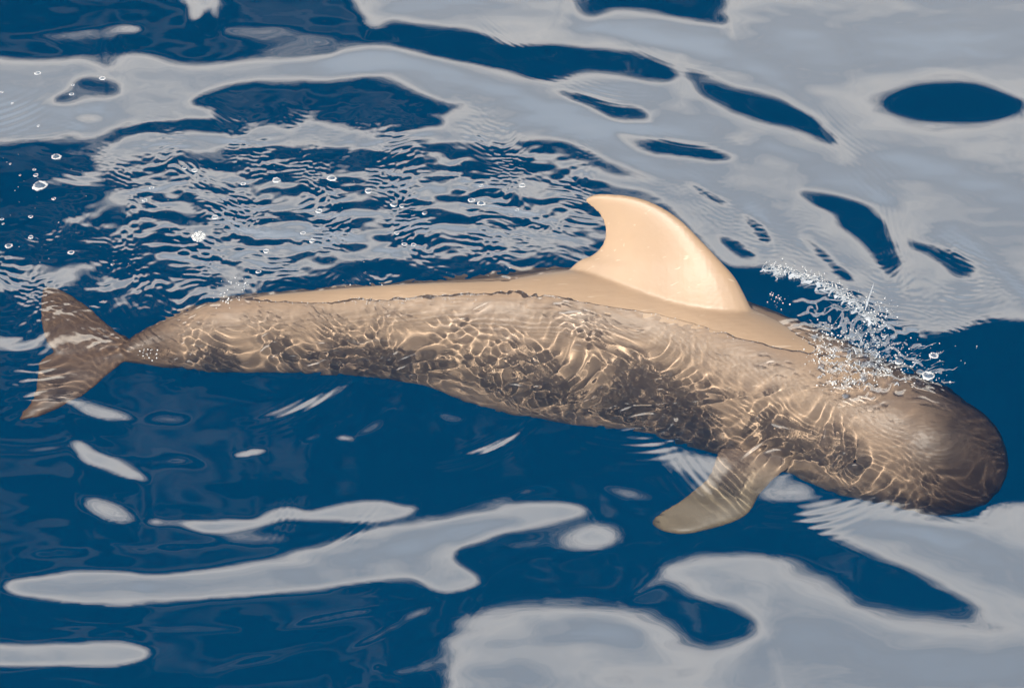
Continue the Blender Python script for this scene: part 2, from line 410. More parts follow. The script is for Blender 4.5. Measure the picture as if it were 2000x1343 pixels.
CHOP = blur(poly_mask([(180, 330), (420, 312), (640, 318), (800, 305), (960, 318), (1080, 340), (1180, 372), (1145, 385), (1180, 440), (1175, 480), (1100, 512), (800, 545), (600, 560), (430, 580), (320, 625),
                       (240, 620), (100, 600), (0, 610), (0, 520), (150, 505), (300, 490), (290, 420), (200, 380)]), 16)
CHOP2 = blur(poly_mask([(1300, 360), (1500, 420), (1700, 540), (1850, 480), (1990, 560), (1990, 640), (1800, 655), (1700, 600), (1500, 530), (1400, 480)]), 8)
WB = blur(poly_mask(BODY), 5)
WBs = blur(poly_mask(BODY), 12)
TURB = blur(poly_mask([(1570, 600), (1650, 590), (1740, 640), (1830, 700), (1850, 745), (1760, 760), (1650, 760), (1610, 700)]), 5)
ROUGH = blur(poly_mask([(230, 640), (430, 595), (560, 590), (700, 566), (900, 545), (1000, 545), (1050, 600), (1200, 620), (1330, 700), (1350, 840), (1150, 820), (1000, 790), (750, 730), (300, 715)]), 9)
PATCHES = [ell(1560, 850, 120, 60, 25), ell(1650, 930, 110, 40, 25), ell(1400, 800, 110, 60, 20)]
NET = sum(blur(poly_mask(p), 8) for p in PATCHES)


# regular world grid of heights
STEP = 0.0055
X0, X1, Y0, Y1 = -2.95, 2.95, -2.12, 3.2
nx, ny = int((X1 - X0) / STEP) + 1, int((Y1 - Y0) / STEP) + 1
xs = X0 + STEP * np.arange(nx); ys = Y0 + STEP * np.arange(ny)
WX, WY = np.meshgrid(xs, ys)
vy = WY - CAM[1]


def set_view(Z):
    """image position of every grid point when it stands at height Z"""
    global PX, PY
    vz = Z - CAM[2]
    zc = vy * FWD[1] + vz * FWD[2]
    PX = 1000 + WX / zc / HALF_W * 1000
    PY = 671.5 - (vy * UP[1] + vz * UP[2]) / zc / HALF_W * 1000


set_view(np.zeros(WX.shape))


def sample(M):
    u = np.clip((PX - MX0) / MS, 0, MW - 1.001); v = np.clip((PY - MY0) / MS, 0, MH - 1.001)
    i = u.astype(int); j = v.astype(int); fu = u - i; fv = v - j
    return M[j, i] * (1 - fu) * (1 - fv) + M[j, i + 1] * fu * (1 - fv) + M[j + 1, i] * (1 - fu) * fv + M[j + 1, i + 1] * fu * fv


FY, FX = 1280, 1280


def fft_pad(a):
    b = np.zeros((FY, FX)); b[:ny, :nx] = a
    return np.fft.rfft2(b)


KY = 2 * math.pi * np.fft.fftfreq(FY, STEP)[:, None]
KX = 2 * math.pi * np.fft.rfftfreq(FX, STEP)[None, :]


def ripples(lmin, lmax, ang, spread):
    """band-limited ripples, unit rms slope; ang = travel direction, spread 0..1 (1 = all directions)"""
    W = RNG.standard_normal((FY, FX))
    k = np.sqrt(KX ** 2 + KY ** 2) + 1e-9
    lam = 2 * math.pi / k
    band = np.exp(-((np.log(lam / math.sqrt(lmin * lmax))) / (0.5 * math.log(lmax / lmin) + 1e-6)) ** 2)
    th = np.arctan2(KY, KX) - math.radians(ang)
    dirw = np.exp(-(np.sin(th) / max(spread, 1e-3)) ** 2)
    Hf = np.fft.rfft2(W) * band * dirw / k
    h = np.fft.irfft2(Hf, (FY, FX))
    s = np.fft.irfft2(Hf * k, (FY, FX)).std()
    return h[:ny, :nx] / s


view_el = np.degrees(np.arctan2(CAM_H, np.sqrt(vy ** 2 + WX ** 2)))
# coarse grid solve: heights whose mirror direction lands in the wanted part of the sky
CS = STEP * 2
cxs = np.arange(X0 - 0.35, X1 + 0.36, CS); cys = np.arange(Y0 - 0.25, Y1 + 0.26, CS)
cny, cnx = len(cys), len(cxs)
CFY, CFX = 640, 640
cky = 2 * math.pi * np.fft.fftfreq(CFY, CS)[:, None]; ckx = 2 * math.pi * np.fft.rfftfreq(CFX, CS)[None, :]
fine_grid = (WX, WY, vy)
WX, WY = np.meshgrid(cxs, cys); vy = WY - CAM[1]
AMP, LX, LE, PX2, NIT, SS, MO = 6.0, 0.012, 0.04, 0.45, 90, 0.25, 0.7
prec = cky ** 2 + PX2 * ckx ** 2 + 0.6
hfull = np.zeros((CFY, CFX)); vel = np.zeros((CFY, CFX))


def mirror_el(hx, hy):
    nl = 1 / np.sqrt(1 + hx ** 2 + hy ** 2)
    dn = (-hx * dxv - hy * dyv + dzv) * nl
    e = np.degrees(np.arcsin(np.clip(dzv - 2 * dn * nl, -1, 1)))
    return np.where(dyv + 2 * dn * hy * nl < 0, 180 - e, e)


for it in range(NIT):
    hc = hfull[:cny, :cnx]
    if it % 15 == 0 and it < 91:
        set_view(hc - hc.mean())
        g = sample(G)
        dxv, dyv, dzv = WX - CAM[0], WY - CAM[1], -CAM[2] + 0 * WX
        ln = np.sqrt(dxv ** 2 + dyv ** 2 + dzv ** 2); dxv, dyv, dzv = dxv / ln, dyv / ln, dzv / ln
        ag = np.abs(g); tol = 0.4 + np.where(g > 0, 2.5, 9) * np.clip((ag - 0.35) / 0.4, 0, 1)
        hi = np.where(g > 0, E_EDGE - AMP * g, E_EDGE - AMP * g + tol * 1.5)
        lo = np.where(g > 0, E_EDGE - AMP * g - tol, E_EDGE - AMP * g)
    hx = (np.roll(hfull, -1, 1) - hfull) / CS; hy = (np.roll(hfull, -1, 0) - hfull) / CS
    X_, Y_ = hx[:cny, :cnx], hy[:cny, :cnx]
    Ea = mirror_el(X_, Y_)
    v = (Ea - np.clip(Ea, lo, hi)) * math.pi / 360
    jx = (mirror_el(X_ + 0.01, Y_) - Ea) * math.pi / 360 / 0.01; jy = (mirror_el(X_, Y_ + 0.01) - Ea) * math.pi / 360 / 0.01
    v = np.clip(v, -0.1, 0.1)
    gX = LX * hx; gY = np.zeros_like(hy)
    gX[:cny, :cnx] += v * jx; gY[:cny, :cnx] += v * jy
    gr = (np.roll(gX, 1, 1) - gX) / CS + (np.roll(gY, 1, 0) - gY) / CS
    st = np.fft.irfft2((np.fft.rfft2(gr) + LE * np.fft.rfft2(hfull)) / prec, (CFY, CFX))
    vel = MO * vel - SS * st
    hfull = hfull + vel
    if it % 15 == 14: print(it, 'misfit', np.abs(v).mean().round(4), (np.abs(v) > .03).mean().round(4), 'hx', np.abs(X_).mean().round(4), 'h', np.ptp(hc).round(3))
hc = hfull[:cny, :cnx]
WX, WY, vy = fine_grid
hc = hc - hc.mean()
Hp = np.fft.rfft2(hfull - hfull[:cny, :cnx].mean())
big = np.zeros((FY, FX // 2 + 1), complex)
hh = CFY // 2
big[:hh, :CFX // 2] = Hp[:hh, :CFX // 2]; big[-hh:, :CFX // 2] = Hp[-hh:, :CFX // 2]
up = np.fft.irfft2(big, (FY, FX)) * 4
# the fine grid starts a little inside the coarse one
oy, ox = (Y0 - cys[0]) / STEP, (X0 - cxs[0]) / STEP
iy, ix = int(oy), int(ox); fy_, fx_ = oy - iy, ox - ix
hb = (up[iy:iy + ny, ix:ix + nx] * (1 - fy_) * (1 - fx_) + up[iy + 1:iy + 1 + ny, ix:ix + nx] * fy_ * (1 - fx_)
      + up[iy:iy + ny, ix + 1:ix + 1 + nx] * (1 - fy_) * fx_ + up[iy + 1:iy + 1 + ny, ix + 1:ix + 1 + nx] * fy_ * fx_)
set_view(hb)
wb = sample(WB)
wbs = sample(WBs)
LOW = np.fft.irfft2(fft_pad(hb) * np.exp(-0.5 * (KX ** 2 + KY ** 2) * 0.16 ** 2), (FY, FX))[:ny, :nx]
print('swell height', hb.min(), hb.max(), 'over body', (hb * wb).min(), (hb * wb).max())
chop = sample(CHOP) * (1 - wbs); chop2 = sample(CHOP2) * (1 - wbs)
rough = sample(ROUGH); net = np.clip(sample(NET), 0, 1) * (1 - rough); turb = sample(TURB)
amp_n = ripples(0.25, 0.7, 20, 0.8); amp_n = amp_n / amp_n.std()
vary = np.clip(1 + 0.55 * amp_n, 0.15, 2.2)
R1 = ripples(0.03, 0.07, 88, 0.35)
R2 = ripples(0.06, 0.16, 78, 0.5)
R3 = ripples(0.028, 0.055, 60, 1.0)
R4 = ripples(0.05, 0.11, 120, 0.7)
R5 = ripples(0.022, 0.03, 40, 0.3)
R6 = ripples(0.12, 0.3, 90, 0.6)
R7 = ripples(0.12, 0.35, 70, 0.8)
R8 = ripples(0.06, 0.15, 100, 1.2)
vary2 = np.clip(0.9 + 1.0 * np.roll(amp_n, 210, 1), 0.0, 2.5)
wa = np.roll(amp_n, 333, 0) * 5; wb_ = np.roll(amp_n, 401, 1) * 5
jw, iw = np.meshgrid(np.arange(ny), np.arange(nx), indexing='ij')
jw = np.clip(jw + wa, 0, ny - 1.01); iw = np.clip(iw + wb_, 0, nx - 1.01)
j0, i0 = jw.astype(int), iw.astype(int); fj, fi = jw - j0, iw - i0


def warp(a):
    return a[j0, i0] * (1 - fj) * (1 - fi) + a[j0 + 1, i0] * fj * (1 - fi) + a[j0, i0 + 1] * (1 - fj) * fi + a[j0 + 1, i0 + 1] * fj * fi


R1, R2, R3, R4, R5 = warp(R1), warp(R2), warp(R3), warp(R4), warp(R5)
RIP = (chop * (0.015 * R1 * vary + 0.022 * R2 * vary + 0.10 * R3 * vary2 + 0.065 * R7 + 0.055 * R8 * vary) + chop2 * 0.022 * R3 * vary
       + wb * (rough * (0.10 * R3 * vary + 0.10 * R4) + net * (0.05 * R5 + 0.07 * R4) + (1 - rough) * (0.020 * R3 + 0.042 * R4 * vary))
       + turb * (0.30 * R3 + 0.34 * R4 + 0.34 * R8)
       + wb * 0.03 * R7 + 0.0006 * R3 + 0.0010 * R8 + 0.005 * R6)
HT = hb + RIP
print('ripple', RIP.std(), RIP.min(), RIP.max())


# short trains of capillary waves (image place, lean of the crests, spacing, slope, extent along/across)
TRAINS = [(885, 335, 42, 8, .05, 34, 26), (1175, 188, 14, 8, .05, 70, 20), (1000, 92, 30, 8, .05, 60, 18), (1742, 470, 72, 11, .05, 90, 22), (1612, 1015, -12, 15, .045, 90, 34), (1262, 872, -4, 15, .05, 80, 28),
          (235, 605, 55, 14, .07, 90, 60), (1330, 280, 10, 8, .03, 100, 16), (955, 298, 22, 9, .05, 70, 22), (640, 300, 4, 7, .03, 60, 14), (1640, 270, 40, 9, .03, 60, 30), (1700, 340, 45, 12, .02, 60, 40), (80, 262, -6, 8, .03, 60, 14),
          (960, 880, -26, 10, .04, 70, 22), (600, 790, -32, 12, .04, 80, 26), (1070, 155, 12, 7, .03, 60, 12), (1300, 120, 20, 9, .02, 120, 14), (30, 225, -20, 12, .08, 50, 30), (150, 350, 10, 12, .06, 50, 22), (1880, 500, 25, 10, .05, 60, 26), (1350, 930, 50, 16, .05, 60, 40), (560, 1006, -70, 13, .04, 40, 22), (700, 1030, -40, 12, .03, 60, 16)]
for (tx, ty, ta, tl, tsl, sa, sb) in TRAINS:
    ca, sn = math.cos(math.radians(ta)), math.sin(math.radians(ta))
    al = (PX - tx) * ca + (PY - ty) * sn; ac = -(PX - tx) * sn + (PY - ty) * ca + 0.0016 * al ** 2
    lam_w = tl * 0.0022 * (1.25 if abs(ta) < 45 else 1.0)
    HT = HT + tsl * 1.3 * lam_w / (2 * math.pi) * np.cos(2 * math.pi * ac / tl) * np.exp(-(al / sa) ** 2 - (ac / sb) ** 2)


def water_height(x, y):
    i = int(np.clip((x - X0) / STEP, 0, nx - 1)); j = int(np.clip((y - Y0) / STEP, 0, ny - 1))
    return float(HT[j, i])


def build_water():
    ext = np.cumsum(0.05 * 1.35 ** np.arange(30))           # reaches about 1.3 km
    exi = ext
    gxs = np.concatenate([xs[0] - exi[::-1], xs, xs[-1] + exi])
    gys = np.concatenate([ys[0] - exi[::-1], ys, ys[-1] + exi])
    n = len(exi)
    Z = np.zeros((len(gys), len(gxs)))
    jj = np.clip(np.arange(len(gys)) - n, 0, ny - 1); ii = np.clip(np.arange(len(gxs)) - n, 0, nx - 1)
    dx = np.maximum(np.maximum(xs[0] - gxs, gxs - xs[-1]), 0); dy = np.maximum(np.maximum(ys[0] - gys, gys - ys[-1]), 0)
    Z = HT[np.ix_(jj, ii)] * np.exp(-np.hypot(dy[:, None], dx[None, :]) / 2.0)
    # the outermost waves run on past the dense patch and die away
    for side, e0, sg in ((0, HT[2] - HT[0], -1), (1, HT[-1] - HT[-3], 1)):
        dd = np.maximum((ys[0] - gys) if side == 0 else (gys - ys[-1]), 0)
        Z += sg * (e0[ii] / (2 * STEP))[None, :] * (dd * np.exp(-dd / 0.35))[:, None] * np.exp(-dx / 0.5)[None, :]
    A, B = np.meshgrid(gxs, gys)
    V = np.stack([A, B, Z], -1).reshape(-1, 3)
    w = len(gxs); h = len(gys)
    idx = np.arange(w * h, dtype=np.int32).reshape(h, w)
    Q = np.stack([idx[:-1, :-1], idx[:-1, 1:], idx[1:, 1:], idx[1:, :-1]], -1).reshape(-1, 4)
    me = mesh_np('sea_surface', V, quads=Q)
    m = bpy.data.materials.new('sea_water'); m.use_nodes = True
    node, L = nodes_of(m.node_tree)
    ge = node('ShaderNodeNewGeometry')
    dt = node('ShaderNodeVectorMath', operation='DOT_PRODUCT', inp={0: ge.outputs['Normal'], 1: ge.outputs['Incoming']})
    one = math_(node, 'SUBTRACT', 1.0, math_(node, 'ABSOLUTE', dt.outputs['Value']), clamp=True)
    fac = math_(node, 'MULTIPLY_ADD', math_(node, 'POWER', one, 4.0), 1.3, 0.25, clamp=True)
    rf = node('ShaderNodeBsdfRefraction', inp={'Color': (1.42, 1.42, 1.40, 1), 'Roughness': 0.0, 'IOR': 1.333})
    gl = node('ShaderNodeBsdfGlossy', inp={'Color': (1, 1, 1, 1), 'Roughness': 0.0})
    mx = node('ShaderNodeMixShader', inp={0: fac, 1: rf.outputs[0], 2: gl.outputs[0]})
    node('ShaderNodeOutputMaterial', inp={'Surface': mx.outputs[0]})
    o = link('sea_surface', me, m)
    o.cycles.is_caustics_caster = True
    tag(o, kind='structure')
    # the depth below
    f = bpy.data.meshes.new('deep_water')
    f.from_pydata([(-1500, -1500, -9), (1500, -1500, -9), (1500, 1500, -9), (-1500, 1500, -9)], [], [(0, 1, 2, 3)])
    dm = bpy.data.materials.new('deep_blue'); dm.use_nodes = True
    node, L = nodes_of(dm.node_tree)
    df = node('ShaderNodeBsdfDiffuse', inp={'Color': (0.0, 0.145, 0.30, 1)})
    node('ShaderNodeOutputMaterial', inp={'Surface': df.outputs[0]})
    tag(link('deep_water', f, dm), kind='structure')
    return o


sea = build_water()


# ================================================================ THE WHALE
STN = [(-1.6854, 0.0121, -0.1033, 0.0433), (-1.5577, 0.1093, -0.1346, 0.1246), (-1.294, 0.2637, -0.2077, 0.2217), (-0.914, 0.3348, -0.2393, 0.2593), (-0.4574, 0.3893, -0.2947, 0.3167), (-0.0158, 0.4269, -0.4058, 0.4338), (0.3173, 0.4469, -0.4541, 0.4881), (0.7008, 0.3596, -0.4539, 0.4899), (1.0468, 0.1187, -0.4197, 0.4437), (1.3113, -0.0802, -0.3944, 0.3964), (1.4959, -0.2453, -0.3798, 0.3738), (1.6603, -0.3618, -0.376, 0.358), (1.7565, -0.443, -0.3752, 0.3252)]


def skin_material():
    m = bpy.data.materials.new('whale_skin'); m.use_nodes = True
    node, L = nodes_of(m.node_tree)
    tc = node('ShaderNodeTexCoord')
    ob = tc.outputs['Object']
    n1 = node('ShaderNodeTexNoise', inp={'Vector': ob, 'Scale': 2.2, 'Detail': 4.0, 'Roughness': 0.55})
    n2 = node('ShaderNodeTexNoise', inp={'Vector': ob, 'Scale': 14.0, 'Detail': 5.0, 'Roughness': 0.65})
    base = ramp(node, n1.outputs[0], [(0.3, (0.35, 0.235, 0.15)), (0.7, (0.42, 0.285, 0.18))])
    c = mixc(node, math_(node, 'MULTIPLY', n2.outputs[0], 0.5), base, (0.34, 0.25, 0.18))
    # fine pale scratches along the body
    mp = node('ShaderNodeMapping', inp={'Vector': ob, 'Rotation': (0.2, 0.1, 0.5), 'Scale': (3.0, 60.0, 22.0)})
    n3 = node('ShaderNodeTexNoise', inp={'Vector': mp.outputs[0], 'Scale': 1.6, 'Detail': 2.0, 'Distortion': 0.4})
    sc = ramp(node, n3.outputs[0], [(0.66, (0, 0, 0)), (0.72, (1, 1, 1))])
    c = mixc(node, math_(node, 'MULTIPLY', sc, 0.4), c, (0.60, 0.47, 0.35))
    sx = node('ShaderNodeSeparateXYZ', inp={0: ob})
    # skin turns slightly cooler below the fin; flukes and near flipper are darker
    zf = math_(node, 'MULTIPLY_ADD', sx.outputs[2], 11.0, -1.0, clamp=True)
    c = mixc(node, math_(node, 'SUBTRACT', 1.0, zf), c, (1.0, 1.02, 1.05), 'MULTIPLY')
    head_shade = math_(node, 'MULTIPLY_ADD', math_(node, 'ADD', sx.outputs[0], math_(node, 'MULTIPLY', n1.outputs[0], 0.5)), 2.3, -3.85, clamp=True)
    c = mixc(node, head_shade, c, (0.16, 0.155, 0.16), 'MULTIPLY')  # shade and depth fade of the head front, painted into the skin
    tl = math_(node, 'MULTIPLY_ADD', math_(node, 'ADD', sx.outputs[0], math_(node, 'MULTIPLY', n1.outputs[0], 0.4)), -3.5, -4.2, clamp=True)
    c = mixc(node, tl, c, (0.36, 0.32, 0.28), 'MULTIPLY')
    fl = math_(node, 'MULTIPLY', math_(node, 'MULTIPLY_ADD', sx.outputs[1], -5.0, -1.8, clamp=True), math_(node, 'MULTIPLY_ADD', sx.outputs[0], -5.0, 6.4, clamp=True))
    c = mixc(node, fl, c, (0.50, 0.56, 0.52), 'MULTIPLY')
    bmp = node('ShaderNodeBump', inp={'Height': n2.outputs[0], 'Strength': 0.12, 'Distance': 0.01})
    p = node('ShaderNodeBsdfPrincipled', inp={'Base Color': c, 'Roughness': 0.42, 'IOR': 1.4, 'Normal': bmp.outputs[0]})
    p.inputs['Subsurface Weight'].default_value = 0.0
    node('ShaderNodeOutputMaterial', inp={0: p.outputs[0]})
    return m


def loft(rings):
    """rings: list of (n,3) arrays -> verts, quads (+ end fans as quads/tris)"""
    n = len(rings[0]); V = np.concatenate(rings); F = []
    for i in range(len(rings) - 1):
        for j in range(n):
            F.append((i * n + j, i * n + (j + 1) % n, (i + 1) * n + (j + 1) % n, (i + 1) * n + j))
    F.append(tuple(range(n - 1, -1, -1)))
    F.append(tuple((len(rings) - 1) * n + k for k in range(n)))
    return [tuple(v) for v in V], F


def body_rings():
    P = smooth_curve(STN, 130)
    ridge = np.interp(np.linspace(0, 12, 130), range(13), [.8, .55, .45, .45, .45, .5, .55, .6, .75, .9, 1, 1, 1])
    rings = []
    for i, (x, y, z, r) in enumerate(P):
        a = P[max(i - 1, 0), :3]; b = P[min(i + 1, len(P) - 1), :3]
        t = b - a; t /= np.linalg.norm(t)
        s = np.cross(t, [0, 0, 1.0]); s /= np.linalg.norm(s)
        u = np.cross(s, t); u = u if u[2] > 0 else -u
        ang = np.linspace(0, 2 * math.pi, 56, endpoint=False)
        if s[1] < 0: s = -s
        ca = np.cos(ang) * np.where((np.cos(ang) > 0) & (np.sin(ang) > 0), ridge[i], 1.0)     # the far side of the back falls off steeply
        rings.append(np.array([x, y, z]) + r * (ca[:, None] * s + np.sin(ang)[:, None] * u))
    # rounded snout
    x, y, z, r = P[-1]; t = P[-1, :3] - P[-14, :3]; t /= np.linalg.norm(t)
    s = np.cross(t, [0, 0, 1.0]); s /= np.linalg.norm(s); u = np.array([0, 0, 1.0])
    if s[1] < 0: s = -s
    for q in (0.15, 0.3, 0.43, 0.55, 0.66, 0.76, 0.85, 0.92, 0.97, 0.993):
        rr = r * math.sqrt(1 - q * q)
        rings.append(np.array([x, y, z]) + t * r * q * 0.94 + rr * (np.cos(ang)[:, None] * s + np.sin(ang)[:, None] * u))
    return rings


def wing(LE, TE, nrm, thick, n=40, m=20, flare=1.0):
    """LE, TE: world polylines root->tip; nrm: thickness direction; thick: (root, tip) half thickness"""
    A = smooth_curve(LE, n); B = smooth_curve(TE, n); nrm = np.asarray(nrm, float)
    nrm = nrm / np.linalg.norm(nrm)
    rings = []
    for i in range(n):
        f = i / (n - 1)
        a, b = A[i], B[i]
        th = thick[1] + (thick[0] - thick[1]) * (1 - f) ** flare
        c = np.linalg.norm(a - b)
        th = min(th, c * 0.5)
        pr = []
        for k in range(m):
            w = 2 * math.pi * k / m
            s = (1 - math.cos(w)) / 2                    # 0 at LE, 1 at TE
            prof = math.sin(w) * (1 - 0.45 * s)
            pr.append(a + (b - a) * s + nrm * th * prof)
        rings.append(np.array(pr))
    return rings


def pts(lst):
    return np.array([at(*p) for p in lst])


# dorsal fin lies in the upright plane of the back
FP0 = np.array([0.34, 0.50, -0.03]); FD = np.array([0.72, -0.29, 0.0]); FD /= np.linalg.norm(FD)
FNRM = np.array([FD[1], -FD[0], 0.0]) * math.cos(0.4) + np.array([0, 0, math.sin(0.4)])


def fin_pt(px, py):
    d = ray(px, py)
    t = ((FP0 - CAM) @ FNRM) / (d @ FNRM)
    return CAM + d * t


def build_whale():
    root = bpy.data.objects.new('pilot_whale', None)
    COL.objects.link(root)
    tag(root, 'sandy brown pilot whale swimming just under the sea surface with its dorsal fin raised clear', 'whale')
    V, F = [], []

    def add(rings):
        v, f = loft(rings)
        k = len(V); V.extend(v); F.extend([tuple(i + k for i in q) for q in f])
    add(body_rings())
    LE = [(1500, 668), (1462, 592), (1438, 546), (1410, 513), (1370, 470), (1330, 430), (1290, 403), (1245, 385), (1200, 379), (1165, 379), (1146, 387)]
    TE = [(1085, 610), (1100, 545), (1125, 512), (1155, 498), (1174, 480), (1181, 458), (1179, 437), (1168, 417), (1155, 405), (1145, 396), (1142, 391)]
    le = np.array([fin_pt(*p) for p in LE]); te = np.array([fin_pt(*p) for p in TE])
    print('fin', le[:3].round(3).tolist(), te[:3].round(3).tolist(), 'tip', le[-1].round(3))
    add(wing(le, te, FNRM, (0.15, 0.016), 60, 28, 2.6))
    # flukes
    add(wing(pts([(270, 668, -.10), (235, 648, -.09), (208, 627, -.08), (172, 596, -.06), (125, 568, -.045), (92, 560, -.04)]),
             pts([(200, 690, -.12), (150, 695, -.11), (105, 688, -.10), (84, 655, -.07), (78, 605, -.05), (82, 566, -.04)]), (0, 0, 1), (.038, .015)))
    add(wing(pts([(280, 700, -.12), (245, 702, -.12), (212, 728, -.14), (160, 770, -.18), (100, 800, -.22), (38, 817, -.26)]),
             pts([(200, 670, -.11), (140, 680, -.11), (80, 697, -.12), (70, 740, -.16), (62, 775, -.20), (34, 812, -.26)]), (0, 0, 1), (.038, .015)))
    # near flipper, far flipper (hidden under the chest)
    add(wing(pts([(1560, 880, -.40), (1530, 915, -.42), (1502, 950, -.44), (1480, 985, -.46), (1450, 1008, -.48), (1400, 1025, -.50), (1345, 1040, -.52), (1300, 1036, -.54), (1278, 1022, -.55)]),
             pts([(1410, 865, -.40), (1390, 925, -.42), (1362, 955, -.44), (1335, 975, -.46), (1312, 988, -.48), (1295, 998, -.50), (1284, 1006, -.52), (1279, 1012, -.54), (1277, 1018, -.55)]), (0, -.25, 1), (.045, .016)))
    add(wing([(1.15, .15, -.55), (1.0, .45, -.68), (.75, .62, -.76)], [(.9, .25, -.6), (.8, .45, -.70), (.72, .58, -.76)], (0, 0, 1), (.04, .01)))
    me = bpy.data.meshes.new('body_raw'); me.from_pydata(V, [], F); me.update()
    bm = bmesh.new(); bm.from_mesh(me); bmesh.ops.recalc_face_normals(bm, faces=bm.faces); bm.to_mesh(me); bm.free()
    tmp = link('tmp', me)
    r = tmp.modifiers.new('r', 'REMESH'); r.mode = 'VOXEL'; r.voxel_size = 0.0072; r.use_smooth_shade = True
    s = tmp.modifiers.new('s', 'SMOOTH'); s.factor = 0.5; s.iterations = 9
    dg = bpy.context.evaluated_depsgraph_get()
    em = bpy.data.meshes.new_from_object(tmp.evaluated_get(dg))
    bpy.data.objects.remove(tmp)
    em.name = 'body'
    n = len(em.vertices); co = np.empty(n * 3, np.float32); em.vertices.foreach_get('co', co); co = co.reshape(-1, 3)
    no = np.empty(n * 3, np.float32); em.vertices.foreach_get('normal', no); no = no.reshape(-1, 3)
    # the body rides with the swell around it
    ii = np.clip((co[:, 0] - X0) / STEP, 0, nx - 1).astype(int); jj = np.clip((co[:, 1] - Y0) / STEP, 0, ny - 1).astype(int)
    dz = LOW[jj, ii]
    tow = CAM - co; tow /= tow[:, 2:3]
    co = co + tow * dz[:, None]
    # mouth line: a shallow groove along the near side of the head
    M = smooth_curve(pts([(1925, 975, -.36), (1870, 968, -.34), (1800, 945, -.33), (1735, 915, -.31)]), 60)
    d = np.min(np.linalg.norm(co[:, None, :][np.linalg.norm(co - M.mean(0), axis=1) < .45] - M[None], axis=2), axis=1)
    sel = np.where(np.linalg.norm(co - M.mean(0), axis=1) < .45)[0]
    co[sel] -= no[sel] * (0.006 * np.exp(-(d / 0.014) ** 2))[:, None]
    em.vertices.foreach_set('co', co.ravel())
    em.polygons.foreach_set('use_smooth', np.ones(len(em.polygons), bool))
    em.update()
    print('whale verts', n)
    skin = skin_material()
    em.materials.clear()
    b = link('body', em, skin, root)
    b.cycles.is_caustics_receiver = True
    # eye and blowhole sit on the skin
    from mathutils.bvhtree import BVHTree
    bvh = BVHTree.FromObject(b, bpy.context.evaluated_depsgraph_get()) if False else BVHTree.FromPolygons([tuple(c) for c in co], [tuple(p.vertices) for p in em.polygons])
    q, nn, _, _ = bvh.find_nearest(Vector(at(1672, 888, -.25)))
    eye_m = bpy.data.materials.new('eye_black'); eye_m.use_nodes = True
    node, L = nodes_of(eye_m.node_tree)
    p = node('ShaderNodeBsdfPrincipled', inp={'Base Color': (0.015, 0.012, 0.01, 1), 'Roughness': 0.1})
    node('ShaderNodeOutputMaterial', inp={0: p.outputs[0]})
    bm = bmesh.new(); bmesh.ops.create_uvsphere(bm, u_segments=20, v_segments=14, radius=0.016)
    em2 = bpy.data.meshes.new('eye'); bm.to_mesh(em2); bm.free()
    for f in em2.polygons: f.use_smooth = True
    e = link('eye', em2, eye_m, root); e.location = q - nn * 0.006
    e.cycles.is_caustics_receiver = True
    return root, bvh


whale, BODY_BVH = build_whale()


# ================================================================ SPLASH, FOAM AND BUBBLES
def surf(px, py, lift=0.0):
    """point on the waves seen in that direction"""
    z = 0.0
    for _ in range(6):
        d = ray(px, py)
        p = CAM + d * ((z - CAM[2]) / d[2])
        z = water_height(p[0], p[1])
    p[2] = z + lift
    return p


def foam_material(name, col, clear, rough):
    m = bpy.data.materials.new(name); m.use_nodes = True
    node, L = nodes_of(m.node_tree)
    p = node('ShaderNodeBsdfPrincipled', inp={'Base Color': (*col, 1), 'Roughness': rough, 'IOR': 1.33, 'Coat Weight': 0.6, 'Coat Roughness': 0.04})
    t = node('ShaderNodeBsdfTransparent')
    mx = node('ShaderNodeMixShader', inp={0: clear, 1: p.outputs[0], 2: t.outputs[0]})
    node('ShaderNodeOutputMaterial', inp={0: mx.outputs[0]})
    return m


foam_mat = foam_material('white_foam', (0.80, 0.81, 0.80), 0.12, 0.25)
strand_mat = foam_material('thrown_water', (0.62, 0.66, 0.70), 0.45, 0.10)
film_mat = foam_material('bubble_film', (0.50, 0.55, 0.62), 0.80, 0.04)


def ico(sub):
    bm = bmesh.new(); bmesh.ops.create_icosphere(bm, subdivisions=sub, radius=1.0)
    v = np.array([x.co[:] for x in bm.verts]); f = np.array([[q.index for q in p.verts] for p in bm.faces]); bm.free()
    return v, f


IV, IF_ = ico(2)


def blobs(name, items, mat):
    """items: (point, radius, squash) -> one mesh of small round blobs"""
    V = np.concatenate([IV * r * np.array([1, 1, sq]) * (1 + 0.12 * RNG.standard_normal((len(IV), 1))) + p for p, r, sq in items])
    F = np.concatenate([IF_ + k * len(IV) for k in range(len(items))])
    return link(name, mesh_np(name, V, tris=F), mat)


def along(line, n, spread):
    P = smooth_curve(line, 200)
    out = []
    for _ in range(n):
        q = P[random.randrange(200)]
        out.append((q[0] + random.gauss(0, spread[0]), q[1] + random.gauss(0, spread[1])))
    return out


